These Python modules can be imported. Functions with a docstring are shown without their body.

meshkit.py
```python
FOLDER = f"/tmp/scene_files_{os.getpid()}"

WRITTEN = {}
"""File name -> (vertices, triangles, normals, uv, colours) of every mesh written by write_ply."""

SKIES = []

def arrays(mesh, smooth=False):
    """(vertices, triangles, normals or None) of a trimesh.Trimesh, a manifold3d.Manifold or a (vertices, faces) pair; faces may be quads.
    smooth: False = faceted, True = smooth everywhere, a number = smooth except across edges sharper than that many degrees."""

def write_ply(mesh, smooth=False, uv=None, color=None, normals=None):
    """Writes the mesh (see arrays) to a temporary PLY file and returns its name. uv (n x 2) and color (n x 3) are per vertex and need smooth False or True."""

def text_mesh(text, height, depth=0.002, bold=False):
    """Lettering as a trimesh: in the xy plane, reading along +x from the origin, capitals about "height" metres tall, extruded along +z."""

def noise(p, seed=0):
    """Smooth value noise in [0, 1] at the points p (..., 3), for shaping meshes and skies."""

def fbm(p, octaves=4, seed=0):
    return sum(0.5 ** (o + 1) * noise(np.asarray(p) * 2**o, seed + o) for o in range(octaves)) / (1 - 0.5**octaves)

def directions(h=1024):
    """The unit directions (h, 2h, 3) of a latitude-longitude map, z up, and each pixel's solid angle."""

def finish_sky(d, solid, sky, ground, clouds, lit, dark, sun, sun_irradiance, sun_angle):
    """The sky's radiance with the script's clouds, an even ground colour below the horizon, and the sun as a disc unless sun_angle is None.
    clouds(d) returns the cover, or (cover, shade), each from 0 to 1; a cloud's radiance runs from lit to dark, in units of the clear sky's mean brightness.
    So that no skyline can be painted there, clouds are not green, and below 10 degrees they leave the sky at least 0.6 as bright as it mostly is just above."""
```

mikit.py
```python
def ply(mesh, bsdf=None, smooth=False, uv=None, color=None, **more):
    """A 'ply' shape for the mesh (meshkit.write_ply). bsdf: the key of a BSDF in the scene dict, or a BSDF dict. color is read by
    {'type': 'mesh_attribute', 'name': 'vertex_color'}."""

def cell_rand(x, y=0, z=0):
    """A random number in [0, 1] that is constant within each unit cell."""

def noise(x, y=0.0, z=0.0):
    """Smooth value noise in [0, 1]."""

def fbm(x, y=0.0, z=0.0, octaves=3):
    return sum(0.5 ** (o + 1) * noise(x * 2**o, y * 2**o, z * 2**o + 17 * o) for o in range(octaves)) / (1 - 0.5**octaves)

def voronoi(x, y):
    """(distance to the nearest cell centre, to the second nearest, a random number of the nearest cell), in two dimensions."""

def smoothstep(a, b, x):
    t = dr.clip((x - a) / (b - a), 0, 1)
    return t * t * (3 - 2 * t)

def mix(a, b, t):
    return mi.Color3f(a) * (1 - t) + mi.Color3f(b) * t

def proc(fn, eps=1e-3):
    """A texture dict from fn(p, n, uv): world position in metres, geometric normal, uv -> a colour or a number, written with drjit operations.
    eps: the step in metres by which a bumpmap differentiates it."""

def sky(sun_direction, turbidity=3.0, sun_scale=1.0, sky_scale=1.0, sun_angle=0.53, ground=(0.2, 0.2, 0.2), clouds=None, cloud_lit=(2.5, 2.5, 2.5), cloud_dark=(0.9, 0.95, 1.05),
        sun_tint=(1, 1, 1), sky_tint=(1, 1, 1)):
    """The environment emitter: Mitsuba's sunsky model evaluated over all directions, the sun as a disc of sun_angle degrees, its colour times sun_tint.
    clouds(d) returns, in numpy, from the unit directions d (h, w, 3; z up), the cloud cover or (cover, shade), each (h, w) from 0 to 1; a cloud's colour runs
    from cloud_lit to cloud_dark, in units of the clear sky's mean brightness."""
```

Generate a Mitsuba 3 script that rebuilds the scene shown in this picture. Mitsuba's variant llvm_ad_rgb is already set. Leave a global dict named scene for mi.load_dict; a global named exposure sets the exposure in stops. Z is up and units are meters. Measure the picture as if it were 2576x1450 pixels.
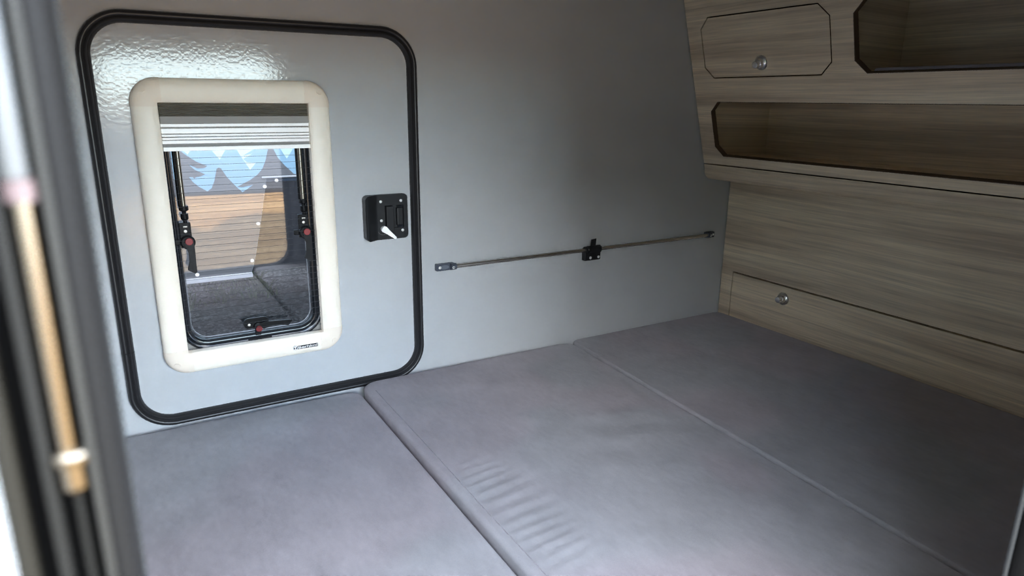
import math, random
import numpy as np
import trimesh
import shapely.geometry as sg
from shapely import affinity
from shapely.ops import unary_union
import drjit as dr
import mitsuba as mi
import mikit, meshkit
from mikit import ply, proc, noise, fbm, voronoi, smoothstep, mix

T4 = mi.ScalarTransform4f
scene, labels = {}, {}

# ------------------------------------------------------------------ camera, sky, exposure
CAM = np.array([0.0, 0.0, 1.52])
CAM_R = np.array([[0.86243759, -0.50605856, 0.010302], [-0.12667521, -0.23549903, -0.96358373], [0.4900559, 0.82972583, -0.26720829]])
FWD, UP = CAM_R[2], -CAM_R[1]
scene['camera'] = {'type': 'thinlens', 'fov': math.degrees(2 * math.atan(1288 / 1701.9)), 'fov_axis': 'x', 'near_clip': 0.01, 'far_clip': 200.0,
                   'aperture_radius': 0.0016, 'focus_distance': 1.75,
                   'to_world': T4().look_at(origin=CAM.tolist(), target=(CAM + FWD).tolist(), up=UP.tolist())}
exposure = 5.54
SUN = (-0.12, 0.83, 0.545)
def cloud_cover(d):
    t = np.clip((meshkit.fbm(d * [2.2, 2.2, 4.5], 5, seed=4) - 0.36) / 0.22, 0, 1)
    return 0.75 * t, 0.25 * (1 - t)
scene['sky'] = mikit.sky(SUN, turbidity=3.5, sun_scale=0.6, sky_scale=2.6, ground=(0.18, 0.15, 0.12), clouds=cloud_cover, cloud_lit=(2.6, 2.6, 2.65), cloud_dark=(1.0, 1.05, 1.15))

# ------------------------------------------------------------------ helpers
def key_for(name):
    if name not in scene and not any(k.startswith(name + '__') for k in scene) and name not in labels:
        return name
    i = 1
    while True:
        k = f'{name}_{i:03d}'
        if k not in scene and k not in labels and not any(q.startswith(k + '__') for q in scene):
            return k
        i += 1

def add(name, mesh, mat, smooth=False, parent=None, label=None, **more):
    k = key_for((parent + '__' if parent else '') + name)
    scene[k] = ply(mesh, mat, smooth=smooth, **more)
    if label:
        labels[k] = {'label': label}
    return k

def copy_of(key, name, offset, parent=None):
    k = key_for((parent + '__' if parent else '') + name)
    scene[k] = {**scene[key], 'to_world': T4().translate(list(map(float, offset)))}
    return k

def tag(k, label, category=None, group=None, kind=None):
    d = labels.setdefault(k, {})
    d['label'] = label
    if category: d['category'] = category
    if group: d['group'] = group
    if kind: d['kind'] = kind
    return k

def thing(name, label, category, group=None, kind=None):
    return tag(key_for(name), label, category, group, kind)

def frame(o, u, v, w):
    m = np.eye(4)
    m[:3, 0], m[:3, 1], m[:3, 2], m[:3, 3] = u, v, w, o
    return m

def put(mesh, m):
    mesh = mesh.copy()
    mesh.apply_transform(m)
    return mesh

def wallframe(y):            # local (a, b, c): a along X, b up, c out of the far wall towards the room
    return frame((0, y, 0), (1, 0, 0), (0, 0, 1), (0, -1, 0))

def box(x0, x1, y0, y1, z0, z1):
    m = trimesh.creation.box([x1 - x0, y1 - y0, z1 - z0])
    m.apply_translation([(x0 + x1) / 2, (y0 + y1) / 2, (z0 + z1) / 2])
    return m

def rbox(x0, x1, y0, y1, z0, z1, r=0.002, n=2):
    """a box with rounded edges: the hull of eight small spheres"""
    pts = []
    s = trimesh.creation.icosphere(subdivisions=n - 1, radius=r).vertices
    for x in (x0 + r, x1 - r):
        for y in (y0 + r, y1 - r):
            for z in (z0 + r, z1 - r):
                pts.append(s + [x, y, z])
    return trimesh.convex.convex_hull(np.vstack(pts))

def extr(poly, h, m=None, z0=0.0):
    """polygon in local (a, b) extruded along c from z0 to z0 + h"""
    parts = []
    for g in getattr(poly, 'geoms', [poly]):
        e = trimesh.creation.extrude_polygon(g, h, engine='earcut')
        e.apply_translation([0, 0, z0])
        parts.append(e)
    e = trimesh.util.concatenate(parts)
    return put(e, m) if m is not None else e

def rrect(x0, x1, y0, y1, r, n=10):
    return sg.box(x0 + r, y0 + r, x1 - r, y1 - r).buffer(r, quad_segs=n)

def octo(x0, x1, y0, y1, c):
    return sg.Polygon([(x0 + c, y0), (x1 - c, y0), (x1, y0 + c), (x1, y1 - c), (x1 - c, y1), (x0 + c, y1), (x0, y1 - c), (x0, y0 + c)])

def cyl(p, q, r, n=24, r2=None):
    p, q = np.asarray(p, float), np.asarray(q, float)
    d = q - p
    L = np.linalg.norm(d)
    prof = np.array([[0, 0], [r, 0], [r if r2 is None else r2, L], [0, L]])
    return lathe(prof, p, d / L, n)

def lathe(prof, o, axis, n=32):
    m = trimesh.creation.revolve(np.asarray(prof, float), sections=n)
    m.apply_transform(trimesh.geometry.align_vectors([0, 0, 1], axis))
    m.apply_translation(o)
    return m

def rr_path(x0, x1, y0, y1, r, n=10):
    """closed path round a rounded rectangle: points and inward normals, anticlockwise from the bottom right corner"""
    P, N = [], []
    for cx, cy, a0 in ((x1 - r, y0 + r, -90), (x1 - r, y1 - r, 0), (x0 + r, y1 - r, 90), (x0 + r, y0 + r, 180)):
        for i in range(n + 1):
            a = math.radians(a0 + 90 * i / n)
            P.append((cx + r * math.cos(a), cy + r * math.sin(a)))
            N.append((-math.cos(a), -math.sin(a)))
    return np.array(P), np.array(N)

def sweep(P, N, prof, closed=True):
    """profile (inward, out) carried along the path: a closed loop of section"""
    P, N, prof = np.asarray(P), np.asarray(N), np.asarray(prof)
    n, k = len(P), len(prof)
    v = np.concatenate([P[:, None, :] + N[:, None, :] * prof[None, :, :1], np.broadcast_to(prof[None, :, 1:], (n, k, 1))], -1).reshape(-1, 3)
    f = []
    for i in range(n if closed else n - 1):
        for j in range(k):
            a, b, c, d = i * k + j, i * k + (j + 1) % k, ((i + 1) % n) * k + (j + 1) % k, ((i + 1) % n) * k + j
            f += [[a, b, c], [a, c, d]]
    if not closed:
        tv, tri = trimesh.creation.triangulate_polygon(sg.Polygon(prof), engine='earcut')
        near_id = np.array([np.argmin(np.abs(prof - q).sum(1)) for q in tv])
        tri = near_id[tri]
        f += [list(t) for t in tri] + [[(n - 1) * k + q for q in t[::-1]] for t in tri]
    m = trimesh.Trimesh(v, f, process=False)
    m.fix_normals()
    return m

def cat(*ms):
    return trimesh.util.concatenate(list(ms))

# ------------------------------------------------------------------ materials
def rgb(*c):
    return {'type': 'rgb', 'value': list(c)}

def principled(base, rough, spec=0.5, metallic=0.0, **kw):
    return {'type': 'twosided', 'bsdf': {'type': 'principled', 'base_color': base if isinstance(base, dict) else rgb(*base), 'roughness': rough, 'specular': spec, 'metallic': metallic, **kw}}

def bumped(bsdf, fn, scale, eps=4e-4):
    inner = bsdf['bsdf'] if bsdf['type'] == 'twosided' else bsdf
    return {'type': 'twosided', 'bsdf': {'type': 'bumpmap', 'arbitrary': proc(fn, eps), 'scale': scale, 'bsdf': inner}}

def orange_peel(p, n, uv):
    return fbm(p.x * 190, p.y * 190, p.z * 190, 2)

scene['m_wall'] = bumped(principled((0.42, 0.43, 0.435), 0.11, 0.5), orange_peel, 0.00010)
scene['m_ceiling'] = principled((0.30, 0.30, 0.295), 0.5)
scene['m_dark'] = principled((0.012, 0.012, 0.012), 0.7, 0.1)
scene['m_channel'] = principled((0.002, 0.002, 0.002), 0.8, 0.02)
scene['m_rubber'] = principled((0.012, 0.012, 0.013), 0.38, 0.5)
scene['m_rubber_grey'] = principled((0.008, 0.008, 0.008), 0.6, 0.12)
scene['m_black_plastic'] = principled((0.010, 0.011, 0.012), 0.42, 0.35)
scene['m_black_gloss'] = principled((0.008, 0.010, 0.013), 0.14, 0.5)
scene['m_cream'] = principled((0.80, 0.735, 0.62), 0.42, 0.4)
scene['m_cream_corner'] = principled((0.76, 0.67, 0.555), 0.5, 0.35)
scene['m_white_lacquer'] = principled((0.92, 0.915, 0.89), 0.3, 0.5)
scene['m_white'] = principled((0.88, 0.88, 0.88), 0.35, 0.5)
scene['m_red'] = principled((0.20, 0.016, 0.018), 0.45, 0.4)
scene['m_pleat'] = principled((0.34, 0.31, 0.25), 0.8, 0.2)
scene['m_pleat_grey'] = principled((0.30, 0.29, 0.27), 0.8, 0.2)
scene['m_net_line'] = principled((0.05, 0.055, 0.06), 0.8, 0.1)
scene['m_net'] = {'type': 'thindielectric', 'int_ior': 1.03, 'ext_ior': 1.0, 'specular_transmittance': rgb(0.84, 0.84, 0.84)}
scene['m_pane'] = {'type': 'thindielectric', 'int_ior': 1.56, 'ext_ior': 1.0, 'specular_transmittance': rgb(0.685, 0.685, 0.69)}
scene['m_steel'] = {'type': 'twosided', 'bsdf': {'type': 'roughconductor', 'material': 'none', 'specular_reflectance': rgb(0.58, 0.555, 0.51), 'alpha': 0.22}}
scene['m_chrome'] = {'type': 'twosided', 'bsdf': {'type': 'roughconductor', 'material': 'none', 'specular_reflectance': rgb(0.82, 0.81, 0.80), 'alpha': 0.07}}
scene['m_knob'] = {'type': 'twosided', 'bsdf': {'type': 'roughconductor', 'material': 'none', 'specular_reflectance': rgb(0.74, 0.75, 0.76), 'alpha': 0.06}}
scene['m_stay'] = {'type': 'twosided', 'bsdf': {'type': 'roughconductor', 'material': 'none', 'specular_reflectance': rgb(0.30, 0.28, 0.24), 'alpha': 0.12}}
scene['m_rim'] = principled((0.25, 0.27, 0.29), 0.3, 0.5)
scene['m_screw'] = principled((0.62, 0.62, 0.60), 0.35, 0.5, 0.3)
scene['m_bracket_inset'] = principled((0.11, 0.125, 0.15), 0.4, 0.5)
scene['m_bracket'] = principled((0.05, 0.06, 0.08), 0.4, 0.5)

def wood_colour(p, n, uv):
    t = 0.96 * p.z + p.x * 0.02
    warp = 0.020 * (fbm(p.y * 1.6, p.z * 3.0, 3.1, 2) - 0.5)
    s = t + warp
    a = fbm(s * 34.0, p.y * 1.3, 0.7, 3)
    b = fbm(s * 260.0, p.y * 5.0, 1.9, 2)
    c = noise(s * 900.0, p.y * 22.0, 4.0)
    col = mix(mi.Color3f(0.48, 0.392, 0.295), mi.Color3f(0.72, 0.62, 0.47), smoothstep(0.28, 0.72, a))
    hue = fbm(s * 11.0, p.y * 0.8, 8.3, 2)
    col = col * mix(mi.Color3f(1.05, 1.01, 0.97), mi.Color3f(0.99, 1.0, 0.98), smoothstep(0.3, 0.7, hue))
    return col * (0.72 + 0.34 * b + 0.18 * c)

def wood_relief(p, n, uv):
    return noise((0.96 * p.z + p.x * 0.02) * 900.0, p.y * 22.0, 4.0)

scene['m_wood'] = bumped(principled(proc(wood_colour), 0.42, 0.4), wood_relief, 0.00004)
scene['m_edge'] = principled((0.085, 0.055, 0.033), 0.5, 0.4)

def fabric_colour(p, n, uv):
    a = fbm(p.x * 7, p.y * 7, p.z * 7, 3)
    b = fbm(p.x * 130, p.y * 60, p.z * 60, 2)
    c = fbm(p.x * 700, p.y * 700, p.z * 700, 2)
    e = fbm(p.x * 24 + 3, p.y * 16, p.z * 20, 3)
    tone = mix(mi.Color3f(0.300, 0.279, 0.298), mi.Color3f(0.284, 0.284, 0.300), smoothstep(0.35, 0.65, fbm(p.x * 5 + 9, p.y * 5, p.z * 5, 2)))
    return 0.94 * tone * (0.66 + 0.24 * a + 0.16 * b + 0.12 * c + 0.24 * e)

scene['m_fabric'] = principled(proc(fabric_colour), 0.85, 0.15, sheen=0.5, sheen_tint=0.3)
scene['m_thread'] = principled((0.22, 0.21, 0.23), 0.8, 0.1)
scene['m_liner'] = principled((0.36, 0.34, 0.38), 0.8, 0.2)

# ------------------------------------------------------------------ the shell of the caravan
D, MATTRESS = 1.60, 0.80
NEAR, NEAR_OUT = 0.208, 0.172          # inner and outer face of the wall the photograph is taken through
CEIL = 1.825
W0 = wallframe(D)
OPEN = (-0.012, 0.650, 0.808, 1.672)  # door opening, both sides of the caravan
hole = rrect(*OPEN, 0.078)
wall = sg.box(-0.95, 0.40, 2.15, 1.87)
far = add('wall_far', extr(wall.difference(hole), 0.035, W0, -0.035), 'm_wall')
tag(far, 'light grey smooth side wall around the closed door', 'wall', kind='structure')
WN = frame((0, NEAR, 0), (1, 0, 0), (0, 0, 1), (0, -1, 0))
near = add('wall_near', extr(wall.difference(rrect(-0.0108, 0.6451, 0.8075, 1.6725, 0.079)), NEAR - NEAR_OUT, WN, 0.0), 'm_wall')
tag(near, 'side wall with the open doorway the view is taken through', 'wall', kind='structure')
tag(add('wall_left', box(-0.98, -0.95, NEAR_OUT, 1.635, 0.40, 1.87), 'm_wall'), 'light grey end wall at the left of the bed', 'wall', kind='structure')
tag(add('wall_right', box(2.15, 2.18, NEAR_OUT, 1.635, 0.40, 1.87), 'm_wall'), 'end wall behind the wooden cabinets', 'wall', kind='structure')
tag(add('ceiling', box(-0.98, 2.18, NEAR_OUT - 0.01, 1.645, CEIL, 1.90), 'm_ceiling'), 'flat light ceiling of the caravan', 'ceiling', kind='structure')
tag(add('floor', box(-0.98, 2.18, NEAR_OUT, 1.635, 0.36, 0.40), 'm_dark'), 'dark floor under the bed', 'floor', kind='structure')
trim = add('trim_1', extr(sg.Polygon([(0, 0), (0.02, 0), (0.02, -0.004), (0.004, -0.013), (0, -0.013)]), 2.46,
                          frame((-0.95, D, CEIL), (0, -1, 0), (0, 0, 1), (1, 0, 0))), 'm_dark')
tag(trim, 'thin dark trim between grey wall and ceiling', 'trim', kind='structure')

# ------------------------------------------------------------------ the closed door in the far wall
door = thing('door_1', 'closed light grey door with a window and a thick black rubber seal', 'door', kind='structure')
WIN_HOLE = (0.086, 0.420, 0.952, 1.526)
leaf = rrect(OPEN[0] + 0.0015, OPEN[1] - 0.0015, OPEN[2] + 0.0015, OPEN[3] - 0.0015, 0.0765).difference(rrect(*WIN_HOLE, 0.03))
add('panel', extr(leaf, 0.034, W0, -0.034), 'm_wall', parent=door)
SEAL = [(0, 0), (0, 0.006), (0.0015, 0.0098), (0.004, 0.0125), (0.0075, 0.0135), (0.0105, 0.0122), (0.0122, 0.0092), (0.0136, 0.0098), (0.0155, 0.0115), (0.0185, 0.0118), (0.0212, 0.0098), (0.0235, 0.006), (0.0245, 0.002), (0.0245, 0)]
P, N = rr_path(-0.029, 0.668, 0.800, 1.683, 0.088, 14)
seal = add('rubber_seal', put(sweep(P, N, SEAL), W0), 'm_rubber', smooth=40, parent=door, label='thick ribbed black rubber seal around the door')
jp, jn = np.array([(-0.029, 0.9880), (-0.029, 0.9865)]), np.array([(1.0, 0), (1.0, 0)])
add('joint', put(sweep(jp, jn, [(u * 1.04 - 0.0005, c * 1.06) for u, c in SEAL], closed=False), W0), 'm_dark', parent=seal)

# lock of the door: flat plate, finger flange, paddle, roller, key lever, screws
lock = 'door_1__lock'
labels[lock] = {'label': 'black door lock with a white key lever'}
prof = [(0.5185, 0.0), (0.5185, 0.024)]
for i in range(9):
    t = i / 8
    prof.append((0.520 + 0.034 * t, 0.0255 - 0.0165 * (3 * t * t - 2 * t ** 3)))
prof += [(0.6325, 0.009), (0.6325, 0.0)]
flange = extr(sg.Polygon([(x, c) for x, c in prof]), 0.112, frame((0, D, 1.182), (1, 0, 0), (0, -1, 0), (0, 0, 1)))
cutter = extr(rrect(0.518, 0.633, 1.182, 1.294, 0.012), 0.05, W0)
import manifold3d as m3
def man(m):
    m = m.copy(); m.merge_vertices()
    r = m3.Manifold(m3.Mesh(np.asarray(m.vertices, np.float32), np.asarray(m.faces, np.uint32)))
    if r.volume() < 0:
        r = m3.Manifold(m3.Mesh(np.asarray(m.vertices, np.float32), np.asarray(m.faces[:, ::-1], np.uint32)))
    return r
def unman(r):
    q = r.to_mesh()
    return trimesh.Trimesh(q.vert_properties[:, :3], q.tri_verts, process=False)
plate = man(flange) ^ man(cutter)
recess = sg.Polygon([(0.5725, 1.202), (0.5945, 1.202), (0.5945, 1.2095), (0.6215, 1.2095), (0.6215, 1.2665), (0.5725, 1.2665)])
plate = plate - man(put(extr(recess, 0.02, None, 0.003), W0))
add('plate', unman(plate), 'm_black_plastic', smooth=35, parent=lock, label='black lock plate with curved finger flange')
add('paddle', put(rbox(0.5735, 0.5925, 1.203, 1.2655, 0.003, 0.019, 0.0015), W0), 'm_black_plastic', parent=lock)
add('roller', put(rbox(0.6025, 0.6200, 1.2150, 1.2605, 0.003, 0.0125, 0.003), W0), 'm_black_plastic', parent=lock)
for q in (1.2630, 1.2125):
    add('hinge_pin', put(cyl((0.605, q, 0.008), (0.6175, q, 0.008), 0.003, 12), W0), 'm_black_gloss', parent=lock)
def screw_mesh(a, b, c, r, m):
    head = lathe([(0, 0), (r, 0), (r, 0.0004), (r * 0.8, 0.0013), (r * 0.45, 0.0016), (r * 0.42, 0.0009), (0, 0.0009)], (a, b, c), (0, 0, 1), 20)
    return put(head, m)
for a, b in ((0.5625, 1.277), (0.615, 1.277), (0.5625, 1.230), (0.6175, 1.2020)):
    add('screw', screw_mesh(a, b, 0.009, 0.0038, W0), 'm_screw', smooth=30, parent=lock)
ang = math.atan2(-0.0245, 0.0285)
kl = sg.Polygon([(-0.0055, -0.005), (0, -0.0072), (0.012, -0.0048), (0.037, -0.0022), (0.0385, 0), (0.037, 0.0024), (0.012, 0.0050), (0, 0.0072), (-0.0055, 0.005)]).buffer(0.001)
kl = affinity.translate(affinity.rotate(kl, math.degrees(ang), origin=(0, 0)), 0.5665, 1.2095)
lever = cat(extr(kl, 0.006, W0, 0.0135), put(cyl((0.5665, 1.2095, 0.0085), (0.5665, 1.2095, 0.0205), 0.0068, 24), W0))
fin = affinity.translate(affinity.rotate(sg.box(0.008, -0.0012, 0.034, 0.0012), math.degrees(ang), origin=(0, 0)), 0.5665, 1.2095)
lever = cat(lever, extr(fin, 0.004, W0, 0.0190))
add('key_lever', lever, 'm_white', parent=lock, label='small white key lever')
dial = [sg.Point(0.5665 + 0.0150 * math.cos(t), 1.2095 + 0.0150 * math.sin(t)).buffer(0.0005) for t in np.radians(np.linspace(200, 300, 14))]
add('dial_mark', extr(unary_union(dial), 0.0003, W0, 0.0089), 'm_pleat_grey', parent=lock)

# ------------------------------------------------------------------ the window in the door
win = thing('window_1', 'cream framed window in the grey door with half raised blind', 'window', kind='structure')
FX0, FX1, FZ0, FZ1, FR = 0.0500, 0.4480, 0.9215, 1.5575, 0.0505
PROF = [(0, 0), (0, 0.011), (0.0012, 0.0155), (0.004, 0.0195), (0.009, 0.0225), (0.016, 0.0245), (0.026, 0.0252), (0.036, 0.0245), (0.044, 0.0225), (0.0482, 0.0195), (0.0490, 0.0165), (0.0490, 0)]
E_ = 0.0565
def strip(p, q, nrm, prof):
    return put(sweep(np.array([p, q]), np.array([nrm, nrm], float), prof, closed=False), W0)
for nm, p, q, nrm in (('rail', (FX0 + E_, FZ1), (FX1 - E_, FZ1), (0, -1)), ('rail', (FX0 + E_, FZ0), (FX1 - E_, FZ0), (0, 1)),
                      ('rail', (FX0, FZ0 + E_), (FX0, FZ1 - E_), (1, 0)), ('rail', (FX1, FZ0 + E_), (FX1, FZ1 - E_), (-1, 0))):
    add(nm, strip(p, q, nrm, PROF), 'm_cream', smooth=35, parent=win, label='smooth cream frame rail')
CP = [(u if 0 < u < 0.049 else u + (-0.0006 if u == 0 else 0.0), c + 0.0006 if c > 0 else 0) for u, c in PROF]
for cx, cy, a0 in ((FX1 - FR, FZ0 + FR, -90), (FX1 - FR, FZ1 - FR, 0), (FX0 + FR, FZ1 - FR, 90), (FX0 + FR, FZ0 + FR, 180)):
    P, N = [], []
    a = math.radians(a0); t = (math.sin(a), -math.cos(a))
    P.append((cx + FR * math.cos(a) + t[0] * (E_ - FR), cy + FR * math.sin(a) + t[1] * (E_ - FR))); N.append((-math.cos(a), -math.sin(a)))
    for i in range(13):
        a = math.radians(a0 + 90 * i / 12)
        P.append((cx + FR * math.cos(a), cy + FR * math.sin(a))); N.append((-math.cos(a), -math.sin(a)))
    t = (-math.sin(a), math.cos(a))
    P.append((P[-1][0] + t[0] * (E_ - FR), P[-1][1] + t[1] * (E_ - FR))); N.append(N[-1])
    ck = add('corner_piece', put(sweep(np.array(P), np.array(N), CP, closed=False), W0), 'm_cream_corner', smooth=35, parent=win, label='rounded pinkish cream corner piece of the frame')
    am = math.radians(a0 + 45)
    rr = FR - 0.0130
    ring = sg.Point(cx + rr * math.cos(am), cy + rr * math.sin(am)).buffer(0.0078, quad_segs=12)
    ax = np.array([math.cos(am) * 0.42, math.sin(am) * 0.42, 0.9]); ax /= np.linalg.norm(ax)
    add('screw_cap', put(lathe([(0, 0), (0.0072, 0), (0.0072, 0.0012), (0.0066, 0.0016), (0, 0.0016)], (cx + (FR - 0.0122) * math.cos(am), cy + (FR - 0.0122) * math.sin(am), 0.0226), ax, 24), W0), 'm_cream_corner', smooth=30, parent=ck)

OX0, OX1, OZ0, OZ1 = 0.099, 0.407, 0.9705, 1.5085
# lining behind the frame, glazing gasket, panes
lining = sg.box(OX0 - 0.014, OZ0 - 0.019, OX1 + 0.013, OZ1 + 0.018)
gask_out = rrect(0.0905, 0.4080, 0.9605, 1.535, 0.058, 12)
add('lining', extr(lining.difference(gask_out.buffer(-0.001)), 0.003, W0, -0.010), 'm_pleat_grey', parent=win)
add('lining', extr(lining.difference(sg.box(OX0 - 0.0125, OZ0 - 0.0175, OX1 + 0.0115, OZ1 + 0.0165)), 0.024, W0, -0.012), 'm_black_plastic', parent=win)
GP = [(-0.002, -0.034), (0, -0.008), (0.002, -0.0045), (0.006, -0.004), (0.0075, -0.0075), (0.0095, -0.008), (0.0125, -0.0095), (0.0145, -0.0125), (0.017, -0.013), (0.0200, -0.0165), (0.0215, -0.022), (0.0220, -0.034)]
P, N = rr_path(0.0910, 0.4075, 0.9610, 1.5345, 0.0575, 14)
add('glazing_gasket', put(sweep(P, N, GP), W0), 'm_black_gloss', smooth=25, parent=win, label='stepped black gasket around the panes')
glass = rrect(0.100, 0.399, 0.970, 1.526, 0.05, 12)
def sheet(poly, y):
    v, f = trimesh.creation.triangulate_polygon(poly, engine='earcut')
    return put(trimesh.Trimesh(np.c_[v, np.zeros(len(v))], f, process=False), wallframe(y))
add('pane', sheet(glass, D + 0.0200), 'm_pane', parent=win, label='tinted clear acrylic pane')
add('pane', sheet(glass, D + 0.0320), 'm_pane', parent=win, label='tinted clear acrylic pane')
add('pane_rim', put(sweep(*rr_path(0.1128, 0.3860, 0.9826, 1.5130, 0.040, 12), [(0, -0.032), (0, -0.0305), (0.0022, -0.0295), (0.0030, -0.032)]), W0), 'm_rim', smooth=30, parent=win, label='pale bright rim line of the pane')

# blind: pleat stack, flat strip and handle bar
blind = 'window_1__blind'
labels[blind] = {'label': 'half folded pleated blind'}
zz = []
for i in range(23):
    zz.append((D - 0.004 - (0.013 if i % 2 else 0.0), OZ1 + 0.006 - 0.034 * (i / 22) ** 0.8))
def ribbon(pts, x0, x1):
    pts = np.array(pts)
    n = len(pts)
    v = np.vstack([np.c_[np.full(n, x0), pts], np.c_[np.full(n, x1), pts]])
    f = [[i, i + 1, n + i + 1] for i in range(n - 1)] + [[i, n + i + 1, n + i] for i in range(n - 1)]
    return trimesh.Trimesh(v, f, process=False)
add('pleat_stack', ribbon(zz, OX0 + 0.001, OX1 - 0.001), 'm_pleat', parent=blind, label='folded beige grey pleats')
add('head_strip', box(OX0 + 0.001, OX1 - 0.001, D - 0.016, D - 0.008, 1.4665, 1.4815), 'm_pleat_grey', parent=blind)
def bar(parent, rows, z_top, lab):
    """a handle bar: core, its grey painting the shade of the grooves, with white ribs standing out; rows of (height, out, rib?) from the top"""
    k = key_for(parent + '__handle_bar')
    labels[k] = {'label': lab}
    H = sum(r[0] for r in rows)
    add('core', box(OX0 + 0.001, OX1 - 0.001, D - 0.0095, D - 0.004, z_top - H, z_top), 'm_bar_groove_shade', parent=k)
    z = z_top
    for h, o in rows:
        if o:
            add('rib', put(rbox(OX0 + 0.0005, OX1 - 0.0005, z - h, z, 0.006, o, 0.0007), W0), 'm_white_lacquer', parent=k)
        z -= h
scene['m_bar_groove_shade'] = principled((0.20, 0.19, 0.18), 0.5, 0.4)  # grey paints the shade in the grooves between the white ribs
bar(blind, [(0.0064, 0.0150), (0.0030, 0), (0.0104, 0.0140), (0.0016, 0), (0.0045, 0.0140), (0.0014, 0)], 1.4665, 'ribbed white handle bar of the blind')
screen = 'window_1__fly_screen'
labels[screen] = {'label': 'fine pleated insect screen'}
bar(screen, [(0.0045, 0.0145), (0.0016, 0), (0.0068, 0.0135), (0.0064, 0), (0.0084, 0.0165)], 1.4388, 'ribbed white handle bar of the fly screen')
ZB = 1.4110
add('net', sheet(sg.box(OX0, OZ0 - 0.01, OX1, ZB), D - 0.007), 'm_net', parent=screen, label='fine transparent insect net')
first = None
zl = ZB - 0.0150
while zl > OZ0:
    if first is None:
        z_first = zl
        first = add('fold_line', box(OX0, OX1, D - 0.0082, D - 0.0076, zl - 0.0003, zl + 0.0003), 'm_net_line', parent=screen)
    else:
        copy_of(first, 'fold_line', (0, 0, zl - z_first), screen)
    zl -= 0.0146

scene['m_black_latch'] = principled((0.0045, 0.005, 0.006), 0.45, 0.2)
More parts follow.
